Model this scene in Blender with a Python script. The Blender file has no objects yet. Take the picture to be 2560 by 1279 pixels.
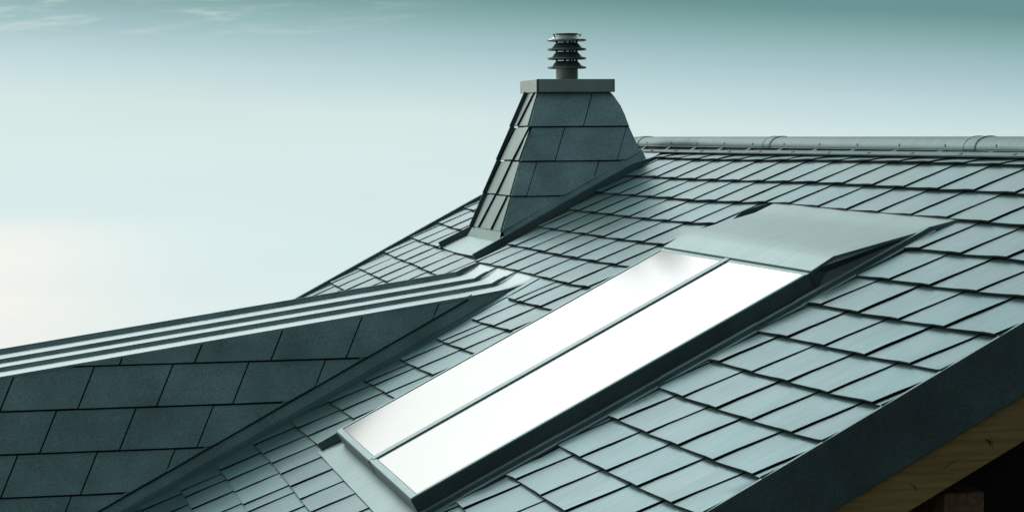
import bpy, bmesh, math, random
from mathutils import Vector, Matrix

random.seed(7)
# ------------------------------------------------------------------ camera, world, sun, exposure
# World frame, metres: X runs level towards the ridge, Y runs level along the ridge away from the
# viewer, Z up.  The origin lies on the main roof at the foot of the chimney's near corner.
scene = bpy.context.scene
CX_ = Vector((0.97566541, -0.21915419, -0.00696001))
CY_ = Vector((0.01837109, 0.05007401, 0.99857654))
CZ_ = Vector((0.21849371, 0.97440445, -0.05288158))
cam_data = bpy.data.cameras.new('camera')
cam = bpy.data.objects.new('camera', cam_data)
scene.collection.objects.link(cam)
m3 = Matrix((CX_, CY_, -CZ_)).transposed()
cam.matrix_world = Matrix.Translation((-5.6955, -26.0155, 1.1184)) @ m3.to_4x4()
cam_data.sensor_width = 36.0
cam_data.lens = 5457.7 / 2560 * 36
cam_data.clip_start = 0.1
cam_data.clip_end = 3000
scene.camera = cam

scene.render.engine = 'CYCLES'
scene.view_settings.view_transform = 'Standard'
scene.view_settings.look = 'None'
scene.view_settings.exposure = 0.0
scene.view_settings.gamma = 1.0
scene.cycles.max_bounces = 8
scene.cycles.use_denoising = True

def lin(r, g, b):
    f = lambda c: (c / 255) / 12.92 if c <= 10 else ((c / 255 + .055) / 1.055) ** 2.4
    return (f(r), f(g), f(b), 1)

SUN_DIR = Vector((-0.62, 0.70, 0.42)).normalized()      # towards the sun, behind thin cloud to the left
world = bpy.data.worlds.new("World")
scene.world = world
world.use_nodes = True
WN, WL = world.node_tree.nodes, world.node_tree.links
WN.clear()

def wn(t, **kw):
    n = WN.new(t)
    for k, v in kw.items():
        setattr(n, k, v)
    return n
def wmath(op, a, b=None, c=None, clamp=False):
    n = wn('ShaderNodeMath', operation=op, use_clamp=clamp)
    for i, v in enumerate((a, b, c)):
        if v is None: continue
        if isinstance(v, (int, float)): n.inputs[i].default_value = v
        else: WL.new(v, n.inputs[i])
    return n.outputs[0]
def wramp(fac, stops, interp='EASE'):
    n = wn('ShaderNodeValToRGB'); cr = n.color_ramp; cr.interpolation = interp
    while len(cr.elements) < len(stops): cr.elements.new(0.5)
    for e, (p, c) in zip(cr.elements, stops): e.position = p; e.color = c
    WL.new(fac, n.inputs[0]); return n.outputs[0]
def wmix(fac, a, b, mode='MIX'):
    n = wn('ShaderNodeMix', data_type='RGBA', blend_type=mode)
    for i, v in ((0, fac), (6, a), (7, b)):
        if isinstance(v, (int, float)): n.inputs[i].default_value = v
        elif isinstance(v, tuple): n.inputs[i].default_value = v
        else: WL.new(v, n.inputs[i])
    return n.outputs[2]
tc = wn('ShaderNodeTexCoord'); sep = wn('ShaderNodeSeparateXYZ')
WL.new(tc.outputs['Generated'], sep.inputs[0])
dx, dy, dz = sep.outputs
# overcast dome by elevation (dz): pale haze at and under the horizon, a dark teal cloud bank low over it,
# added bright cloud above the view, shaped for the roof and glass reflections, softer towards the zenith
S = lambda c, k: (c[0] * k, c[1] * k, c[2] * k, 1)
zpos = wmath('MULTIPLY_ADD', dz, 0.5, 0.5)
z2p = lambda z: z * .5 + .5
dzs = wmath('ADD', dz, wmath('ADD', wmath('MULTIPLY', dx, .055), wmath('MULTIPLY', dy, -.0123)))   # the bank hangs a little lower on the right
low = wmath('MULTIPLY_ADD', dzs, 2.5, 0.5)                 # -0.2..0.2 -> 0..1
lowp = lambda z: z * 2.5 + .5
bank = wramp(low, [(0.0, lin(150, 160, 158)), (lowp(-.12), lin(228, 240, 238)), (lowp(-.055), lin(218, 238, 238)),
                   (lowp(-.010), lin(216, 235, 234)), (lowp(.009), lin(211, 231, 230)), (lowp(.0275), lin(187, 214, 219)),
                   (lowp(.0458), lin(153, 187, 192)), (lowp(.056), lin(128, 168, 168)), (lowp(.066), lin(102, 146, 147)),
                   (lowp(.084), lin(98, 142, 143)), (lowp(.108), lin(232, 240, 234)), (lowp(.145), (1.30, 1.34, 1.31, 1)),
                   (1.0, (1.26, 1.30, 1.27, 1))], 'LINEAR')
high = wramp(zpos, [(z2p(-1), (.02, .03, .03, 1)), (z2p(-.45), (.05, .07, .07, 1)), (z2p(-.2), lin(150, 160, 158)),
                    (z2p(.2), (1.26, 1.30, 1.27, 1)), (z2p(.26), (1.18, 1.24, 1.23, 1)), (z2p(.34), (2.7, 2.85, 2.85, 1)), (z2p(.43), (5.4, 5.6, 5.6, 1)), (z2p(.52), (2.1, 2.3, 2.3, 1)), (z2p(.8), (.80, .92, .94, 1)),
                    (1.0, (.45, .56, .60, 1))], 'LINEAR')
inlow = wmath('COMPARE', dz, 0.0, 0.2)
front = wmix(inlow, high, bank)
# behind the viewer the cloud is thick and dark
back = wramp(zpos, [(0, (.02, .03, .03, 1)), (z2p(-.2), (.04, .06, .065, 1)), (z2p(-.02), (.05, .08, .075, 1)), (z2p(.06), (.06, .10, .095, 1)), (z2p(.25), (.28, .40, .43, 1)),
                    (1.0, (.45, .56, .60, 1))], 'LINEAR')
side = wmath('ADD', wmath('MULTIPLY', dx, -0.45), wmath('MULTIPLY', dy, 0.9))
fb = wn('ShaderNodeMapRange', interpolation_type='SMOOTHSTEP')
WL.new(side, fb.inputs[0]); fb.inputs[1].default_value = -0.25; fb.inputs[2].default_value = 0.62
dome = wmix(fb.outputs[0], back, front)
# the cloud to the left is thinner and warmer
lw = wn('ShaderNodeMapRange', interpolation_type='SMOOTHSTEP')
WL.new(dx, lw.inputs[0]); lw.inputs[1].default_value = -.15; lw.inputs[2].default_value = -.65
dome = wmix(lw.outputs[0], dome, wmix(1.0, dome, (.86, .78, .72, 1), 'MULTIPLY'))
# added cloud above the view on the right, dims what the roof reflects there
rx1 = wn('ShaderNodeMapRange', interpolation_type='SMOOTHSTEP')
WL.new(dx, rx1.inputs[0]); rx1.inputs[1].default_value = .08; rx1.inputs[2].default_value = .19
rz1 = wn('ShaderNodeMapRange', interpolation_type='SMOOTHSTEP')
WL.new(dz, rz1.inputs[0]); rz1.inputs[1].default_value = .08; rz1.inputs[2].default_value = .15
dome = wmix(wmath('MULTIPLY', rx1.outputs[0], rz1.outputs[0]), dome, wmix(1.0, dome, (.42, .45, .45, 1), 'MULTIPLY'))
# warm glow low on the left, above the hidden sun's horizon
ax = wmath('ADD', wmath('MULTIPLY', dx, .9757), wmath('MULTIPLY', dy, -.2192))   # left (-) to right (+)
mr = wn('ShaderNodeMapRange', interpolation_type='SMOOTHSTEP')
WL.new(ax, mr.inputs[0]); mr.inputs[1].default_value = -.12; mr.inputs[2].default_value = -.245
mz = wn('ShaderNodeMapRange', interpolation_type='SMOOTHSTEP')
WL.new(dz, mz.inputs[0]); mz.inputs[1].default_value = -.030; mz.inputs[2].default_value = -.041
nz = wn('ShaderNodeTexNoise'); nz.inputs['Scale'].default_value = 1.0; nz.inputs['Detail'].default_value = 4
cmb = wn('ShaderNodeCombineXYZ')
WL.new(wmath('MULTIPLY', ax, 9.0), cmb.inputs[0]); WL.new(wmath('MULTIPLY', dz, 90.0), cmb.inputs[1])
WL.new(cmb.outputs[0], nz.inputs['Vector'])
warm = wmath('MULTIPLY', wmath('MULTIPLY', mr.outputs[0], mz.outputs[0]), wmath('MULTIPLY_ADD', nz.outputs[0], .6, .5, clamp=True), clamp=True)
dome = wmix(warm, dome, lin(247, 246, 239))
# thin wisps of cloud high on the left
cmb2 = wn('ShaderNodeCombineXYZ')
WL.new(wmath('MULTIPLY', ax, 26.0), cmb2.inputs[0])
WL.new(wmath('ADD', wmath('MULTIPLY', dz, 210.0), wmath('MULTIPLY', ax, -9.0)), cmb2.inputs[1])
nw = wn('ShaderNodeTexNoise'); nw.inputs['Scale'].default_value = 1.0; nw.inputs['Detail'].default_value = 7; nw.inputs['Roughness'].default_value = .62
nw.inputs['Distortion'].default_value = .5
WL.new(cmb2.outputs[0], nw.inputs['Vector'])
wsp = wn('ShaderNodeMapRange', interpolation_type='SMOOTHSTEP')
WL.new(nw.outputs[0], wsp.inputs[0]); wsp.inputs[1].default_value = .46; wsp.inputs[2].default_value = .80
wl_ = wn('ShaderNodeMapRange', interpolation_type='SMOOTHSTEP')
WL.new(ax, wl_.inputs[0]); wl_.inputs[1].default_value = .02; wl_.inputs[2].default_value = -.20
wz_ = wn('ShaderNodeMapRange', interpolation_type='SMOOTHSTEP')
WL.new(dz, wz_.inputs[0]); wz_.inputs[1].default_value = .036; wz_.inputs[2].default_value = .058
wisp = wmath('MULTIPLY', wmath('MULTIPLY', wsp.outputs[0], wl_.outputs[0]), wz_.outputs[0])
dome = wmix(wmath('MULTIPLY', wisp, .75), dome, lin(205, 222, 216))
# broad soft unevenness of the cloud deck
ng = wn('ShaderNodeTexNoise'); ng.inputs['Scale'].default_value = 1.0; ng.inputs['Detail'].default_value = 3
cmb3 = wn('ShaderNodeCombineXYZ')
WL.new(wmath('MULTIPLY', ax, 5.0), cmb3.inputs[0]); WL.new(wmath('MULTIPLY', dz, 32.0), cmb3.inputs[1]); WL.new(dy, cmb3.inputs[2])
WL.new(cmb3.outputs[0], ng.inputs['Vector'])
gm = wmath('MULTIPLY_ADD', ng.outputs[0], .10, .95)
dome = wmix(1.0, dome, gm, 'MULTIPLY')
bg1 = wn('ShaderNodeBackground'); WL.new(dome, bg1.inputs[0]); bg1.inputs[1].default_value = 1.04
sky = wn('ShaderNodeTexSky', sky_type='NISHITA', sun_disc=False)
sky.sun_elevation = math.asin(SUN_DIR.z); sky.sun_rotation = math.atan2(SUN_DIR.x, SUN_DIR.y)
sky.dust_density = 2.0
bg2 = wn('ShaderNodeBackground'); WL.new(sky.outputs[0], bg2.inputs[0]); bg2.inputs[1].default_value = 0.08
mx = wn('ShaderNodeMixShader'); mx.inputs[0].default_value = .06
WL.new(bg1.outputs[0], mx.inputs[1]); WL.new(bg2.outputs[0], mx.inputs[2])
wo = wn('ShaderNodeOutputWorld'); WL.new(mx.outputs[0], wo.inputs[0])

sun_data = bpy.data.lights.new('sun', 'SUN')
sun_data.energy = 1.0; sun_data.angle = math.radians(14); sun_data.color = (1.0, .97, .90)
sun = bpy.data.objects.new('sun', sun_data); scene.collection.objects.link(sun)
sun.rotation_euler = SUN_DIR.to_track_quat('Z', 'Y').to_euler()

# ------------------------------------------------------------------ materials
def metal(name, col, rough=.42, metallic=.35, grain=.25, mott=.25, streak=0.0, spec=.5, island=.0, fine=220):
    m = bpy.data.materials.new(name); m.use_nodes = True
    N, L = m.node_tree.nodes, m.node_tree.links
    b = N['Principled BSDF']
    b.inputs['Metallic'].default_value = metallic
    b.inputs['Specular IOR Level'].default_value = spec
    t = N.new('ShaderNodeTexCoord')
    n1 = N.new('ShaderNodeTexNoise'); n1.inputs['Scale'].default_value = 2.3; n1.inputs['Detail'].default_value = 5
    n2 = N.new('ShaderNodeTexNoise'); n2.inputs['Scale'].default_value = fine; n2.inputs['Detail'].default_value = 2
    n3 = N.new('ShaderNodeTexNoise'); n3.inputs['Scale'].default_value = 42; n3.inputs['Detail'].default_value = 6; n3.inputs['Roughness'].default_value = .7
    mp = N.new('ShaderNodeMapping'); mp.inputs['Scale'].default_value = (1.0, 5.0, 1.0)
    mp.inputs['Rotation'].default_value = (0, 0, .35)
    L.new(t.outputs['Object'], mp.inputs[0])
    n4 = N.new('ShaderNodeTexNoise'); n4.inputs['Scale'].default_value = 2.6; n4.inputs['Detail'].default_value = 3
    L.new(mp.outputs[0], n4.inputs['Vector'])
    n5 = N.new('ShaderNodeTexNoise'); n5.inputs['Scale'].default_value = 88; n5.inputs['Detail'].default_value = 3
    for n in (n1, n2, n3, n5): L.new(t.outputs['Object'], n.inputs['Vector'])
    # base colour: paint with faint mottling and pale specks of dust
    r1 = N.new('ShaderNodeMapRange'); r1.inputs[1].default_value = .3; r1.inputs[2].default_value = .7
    r1.inputs[3].default_value = 1 - mott; r1.inputs[4].default_value = 1 + mott; L.new(n1.outputs[0], r1.inputs[0])
    mxx = N.new('ShaderNodeMix'); mxx.data_type = 'RGBA'; mxx.blend_type = 'MULTIPLY'; mxx.inputs[0].default_value = 1
    mxx.inputs[6].default_value = (*col, 1); L.new(r1.outputs[0], mxx.inputs[7])
    r2 = N.new('ShaderNodeMapRange'); r2.inputs[1].default_value = .3; r2.inputs[2].default_value = .7
    r2.inputs[3].default_value = 1 - grain * .34; r2.inputs[4].default_value = 1 + grain * .34; L.new(n5.outputs[0], r2.inputs[0])
    mx5 = N.new('ShaderNodeMix'); mx5.data_type = 'RGBA'; mx5.blend_type = 'MULTIPLY'; mx5.inputs[0].default_value = 1
    L.new(mxx.outputs[2], mx5.inputs[6]); L.new(r2.outputs[0], mx5.inputs[7]); mxx = mx5
    r3 = N.new('ShaderNodeMapRange'); r3.inputs[1].default_value = .60; r3.inputs[2].default_value = .78
    r3.inputs[3].default_value = 0; r3.inputs[4].default_value = .35; L.new(n3.outputs[0], r3.inputs[0])
    m2 = N.new('ShaderNodeMix'); m2.data_type = 'RGBA'; L.new(r3.outputs[0], m2.inputs[0]); L.new(mxx.outputs[2], m2.inputs[6])
    m2.inputs[7].default_value = (col[0] * 3 + .03, col[1] * 3 + .04, col[2] * 3 + .04, 1)
    L.new(m2.outputs[2], b.inputs['Base Color'])
    rr = N.new('ShaderNodeMapRange'); rr.inputs[1].default_value = .3; rr.inputs[2].default_value = .7
    rr.inputs[3].default_value = rough - .02; rr.inputs[4].default_value = rough + .03; L.new(n4.outputs[0], rr.inputs[0])
    if island:
        g = N.new('ShaderNodeNewGeometry'); ad = N.new('ShaderNodeMath'); ad.operation = 'MULTIPLY_ADD'
        L.new(g.outputs['Random Per Island'], ad.inputs[0]); ad.inputs[1].default_value = island; L.new(rr.outputs[0], ad.inputs[2])
        L.new(ad.outputs[0], b.inputs['Roughness'])
        tn = N.new('ShaderNodeMath'); tn.operation = 'MULTIPLY_ADD'; L.new(g.outputs['Random Per Island'], tn.inputs[0])
        tn.inputs[1].default_value = .18; tn.inputs[2].default_value = .91
        m6 = N.new('ShaderNodeMix'); m6.data_type = 'RGBA'; m6.blend_type = 'MULTIPLY'; m6.inputs[0].default_value = 1
        L.new(m2.outputs[2], m6.inputs[6]); L.new(tn.outputs[0], m6.inputs[7]); L.new(m6.outputs[2], b.inputs['Base Color'])
    else:
        L.new(rr.outputs[0], b.inputs['Roughness'])
    bp = N.new('ShaderNodeBump'); bp.inputs['Strength'].default_value = grain; bp.inputs['Distance'].default_value = .002
    L.new(n2.outputs[0], bp.inputs['Height'])
    if streak:
        b2 = N.new('ShaderNodeBump'); b2.inputs['Strength'].default_value = streak; b2.inputs['Distance'].default_value = .02
        L.new(n4.outputs[0], b2.inputs['Height']); L.new(b2.outputs[0], bp.inputs['Normal'])
    L.new(bp.outputs[0], b.inputs['Normal'])
    return m

def wood(name, c1, c2, axis=(1, 0, 0), sc=1.0, rough=.7):
    m = bpy.data.materials.new(name); m.use_nodes = True
    N, L = m.node_tree.nodes, m.node_tree.links
    b = N['Principled BSDF']; b.inputs['Roughness'].default_value = rough; b.inputs['Specular IOR Level'].default_value = .12
    t = N.new('ShaderNodeTexCoord'); mp = N.new('ShaderNodeMapping')
    mp.inputs['Scale'].default_value = (1.2, 6, 22) if axis == (1, 0, 0) else (14, 14, 14)
    mp.inputs['Rotation'].default_value = (0, math.radians(-28) if name == 'barge_wood' else 0, 0)
    L.new(t.outputs['Object'], mp.inputs[0])
    n = N.new('ShaderNodeTexNoise'); n.inputs['Scale'].default_value = 1.5 * sc; n.inputs['Detail'].default_value = 8; n.inputs['Distortion'].default_value = .6
    L.new(mp.outputs[0], n.inputs['Vector'])
    cr = N.new('ShaderNodeValToRGB'); cr.color_ramp.elements[0].position = .3; cr.color_ramp.elements[1].position = .65
    cr.color_ramp.elements[0].color = (*c1, 1); cr.color_ramp.elements[1].color = (*c2, 1)
    L.new(n.outputs[0], cr.inputs[0]); L.new(cr.outputs[0], b.inputs['Base Color'])
    bp = N.new('ShaderNodeBump'); bp.inputs['Strength'].default_value = .3; bp.inputs['Distance'].default_value = .003
    L.new(n.outputs[0], bp.inputs['Height']); L.new(bp.outputs[0], b.inputs['Normal'])
    return m

M = {}
M['tile'] = metal('roof_panel_metal', (.080, .164, .172), rough=.34, metallic=.78, grain=.35, mott=.07, streak=.03, island=.05, fine=90)
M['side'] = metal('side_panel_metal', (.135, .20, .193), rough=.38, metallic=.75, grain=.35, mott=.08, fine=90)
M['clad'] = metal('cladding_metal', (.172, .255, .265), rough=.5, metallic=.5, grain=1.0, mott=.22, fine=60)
M['sheet'] = metal('plain_sheet_metal', (.30, .375, .37), rough=.40, metallic=.85, grain=.15, mott=.05, streak=.015)
M['flash'] = metal('flashing_metal', (.075, .125, .13), rough=.42, metallic=.6, grain=.3, mott=.25)
M['hood'] = metal('hood_metal', (.155, .235, .23), rough=.42, metallic=.85, grain=.25, mott=.05, streak=.02, fine=90)
M['ridge'] = metal('ridge_metal', (.060, .112, .112), rough=.48, metallic=.7, grain=.3, mott=.12)
M['cap'] = metal('cap_metal', (.34, .37, .34), rough=.30, metallic=.9, grain=.08, mott=.1)
M['cowl'] = metal('cowl_metal', (.13, .165, .15), rough=.26, metallic=.7, grain=.0, mott=.15)
M['fascia'] = metal('fascia_metal', (.034, .055, .062), rough=.5, metallic=.2, grain=.8, mott=.3)
M['dark'] = metal('underlay', (.008, .012, .012), rough=.8, metallic=0, grain=0, mott=.1, spec=.2)
M['bwood'] = wood('barge_wood', (.135, .085, .032), (.21, .14, .058))
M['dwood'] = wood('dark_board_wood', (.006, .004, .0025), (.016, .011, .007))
M['pwood'] = wood('purlin_wood', (.06, .028, .016), (.15, .085, .055), axis=(0, 0, 0))

M['edge'] = metal('shaded_edge', (.010, .018, .017), rough=.7, metallic=0, spec=.15, grain=0, mott=.1)  # panel paint darkened to stand for shade on lips and folds
def glass_material():
    m = bpy.data.materials.new('coated_glass'); m.use_nodes = True
    N, L = m.node_tree.nodes, m.node_tree.links
    b = N['Principled BSDF']
    b.inputs['Base Color'].default_value = (.60, .60, .58, 1); b.inputs['Metallic'].default_value = .9
    b.inputs['Roughness'].default_value = .16
    t = N.new('ShaderNodeTexCoord'); n = N.new('ShaderNodeTexNoise'); n.inputs['Scale'].default_value = .8
    L.new(t.outputs['Object'], n.inputs['Vector'])
    bp = N.new('ShaderNodeBump'); bp.inputs['Strength'].default_value = .02; bp.inputs['Distance'].default_value = .02
    L.new(n.outputs[0], bp.inputs['Height']); L.new(bp.outputs[0], b.inputs['Normal'])
    return m
M['glass'] = glass_material()
mg = bpy.data.materials.new('meadow'); mg.use_nodes = True
_n = mg.node_tree.nodes; _l = mg.node_tree.links
_t = _n.new('ShaderNodeTexNoise'); _t.inputs['Scale'].default_value = 3; _t.inputs['Detail'].default_value = 8
_c = _n.new('ShaderNodeValToRGB'); _c.color_ramp.elements[0].color = (.02, .035, .015, 1); _c.color_ramp.elements[1].color = (.06, .08, .035, 1)
_l.new(_t.outputs[0], _c.inputs[0]); _l.new(_c.outputs[0], _n['Principled BSDF'].inputs['Base Color'])
_n['Principled BSDF'].inputs['Roughness'].default_value = .95
M['ground'] = mg

# ------------------------------------------------------------------ helpers
BETA = 0.48820516                      # roof pitch, 28 degrees
CB, SB = math.cos(BETA), math.sin(BETA)
def R(t, s, h=0.0):
    """Point of the main roof: t metres along the ridge (away), s up the slope, h above the deck."""
    return Vector((s * CB - h * SB, t, s * SB + h * CB))
R_ = R
NR = Vector((-SB, 0, CB))

class MB:
    def __init__(self, skew=0): self.v = []; self.f = []; self.k = skew
    def add(self, vs, fs):
        o = len(self.v); self.v += [tuple(p) for p in vs]; self.f += [tuple(i + o for i in f) for f in fs]
    def prism(self, base, top):
        """closed solid between two rings of points"""
        n = len(base)
        self.add(list(base) + list(top), [tuple(range(n))[::-1], tuple(range(n, 2 * n))] +
                 [(i, (i + 1) % n, n + (i + 1) % n, n + i) for i in range(n)])
    def slab(self, ring, off):
        off = Vector(off); self.prism([Vector(p) for p in ring], [Vector(p) + off for p in ring])
    def hexa(self, p000, p100, p110, p010, p001, p101, p111, p011):
        self.prism([p000, p100, p110, p010], [p001, p101, p111, p011])
    def box(self, lo, hi):
        x0, y0, z0 = lo; x1, y1, z1 = hi
        self.slab([(x0, y0, z0), (x1, y0, z0), (x1, y1, z0), (x0, y1, z0)], (0, 0, z1 - z0))
    def rbox(self, t0, t1, s0, s1, h0, h1):
        """box in roof coordinates (leaning with the skylight when it has a skew)"""
        R = lambda t, s, h: R_(t - self.k * (s + 3.35), s, h)
        self.prism([R(t0, s0, h0), R(t1, s0, h0), R(t1, s1, h0), R(t0, s1, h0)],
                   [R(t0, s0, h1), R(t1, s0, h1), R(t1, s1, h1), R(t0, s1, h1)])
    def grid(self, fn, nu, nv):
        self.add([fn(i / nu, j / nv) for j in range(nv + 1) for i in range(nu + 1)],
                 [(j * (nu + 1) + i, j * (nu + 1) + i + 1, (j + 1) * (nu + 1) + i + 1, (j + 1) * (nu + 1) + i)
                  for j in range(nv) for i in range(nu)])
    def lathe(self, prof, c, n=48, close=True):
        c = Vector(c); k = len(prof)
        vs = [c + Vector((r * math.cos(2 * math.pi * i / n), r * math.sin(2 * math.pi * i / n), z)) for i in range(n) for r, z in prof]
        fs = []
        for i in range(n):
            a, b = i * k, ((i + 1) % n) * k
            for j in range(k - 1 + (1 if close else 0)):
                j2 = (j + 1) % k
                fs.append((a + j, b + j, b + j2, a + j2))
        self.add(vs, fs)
    def build(self, name, mat, parent=None, bevel=0.0, smooth=False, label=None, second=None, marks=()):
        me = bpy.data.meshes.new(name); me.from_pydata(self.v, [], self.f); me.update()
        if not second:
            bm = bmesh.new(); bm.from_mesh(me); bmesh.ops.recalc_face_normals(bm, faces=bm.faces); bm.to_mesh(me); bm.free()
        if smooth:
            for p in me.polygons: p.use_smooth = True
        o = bpy.data.objects.new(name, me); scene.collection.objects.link(o)
        me.materials.append(mat)
        if second:
            me.materials.append(second)
            for a, b in marks:
                for i in range(a, b): me.polygons[i].material_index = 1
        if smooth:
            e = o.modifiers.new('edges', 'EDGE_SPLIT'); e.split_angle = math.radians(38)
        if bevel:
            b = o.modifiers.new('bevel', 'BEVEL'); b.width = bevel; b.segments = 2; b.limit_method = 'ANGLE'; b.angle_limit = math.radians(35)
        if parent:
            o.parent = parent
            if parent.type == 'EMPTY': o.matrix_parent_inverse = Matrix.Translation(-parent.location)
        if label: o['label'] = label
        return o

house = bpy.data.objects.new('house', None); scene.collection.objects.link(house)
house.location = (2.0, -5.0, -8.5)
house['label'] = 'house with dark grey metal panel roof, clad chimney, dormer and long white skylight'
house['category'] = 'house'

g = MB(); NG = 64
gr = [(2 + 42 * math.cos(2 * math.pi * i / NG), -5 + 42 * math.sin(2 * math.pi * i / NG), -8.5) for i in range(NG)]
g.slab(gr, (0, 0, -1.0)); go = g.build('ground', M['ground']); go['kind'] = 'structure'

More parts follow.
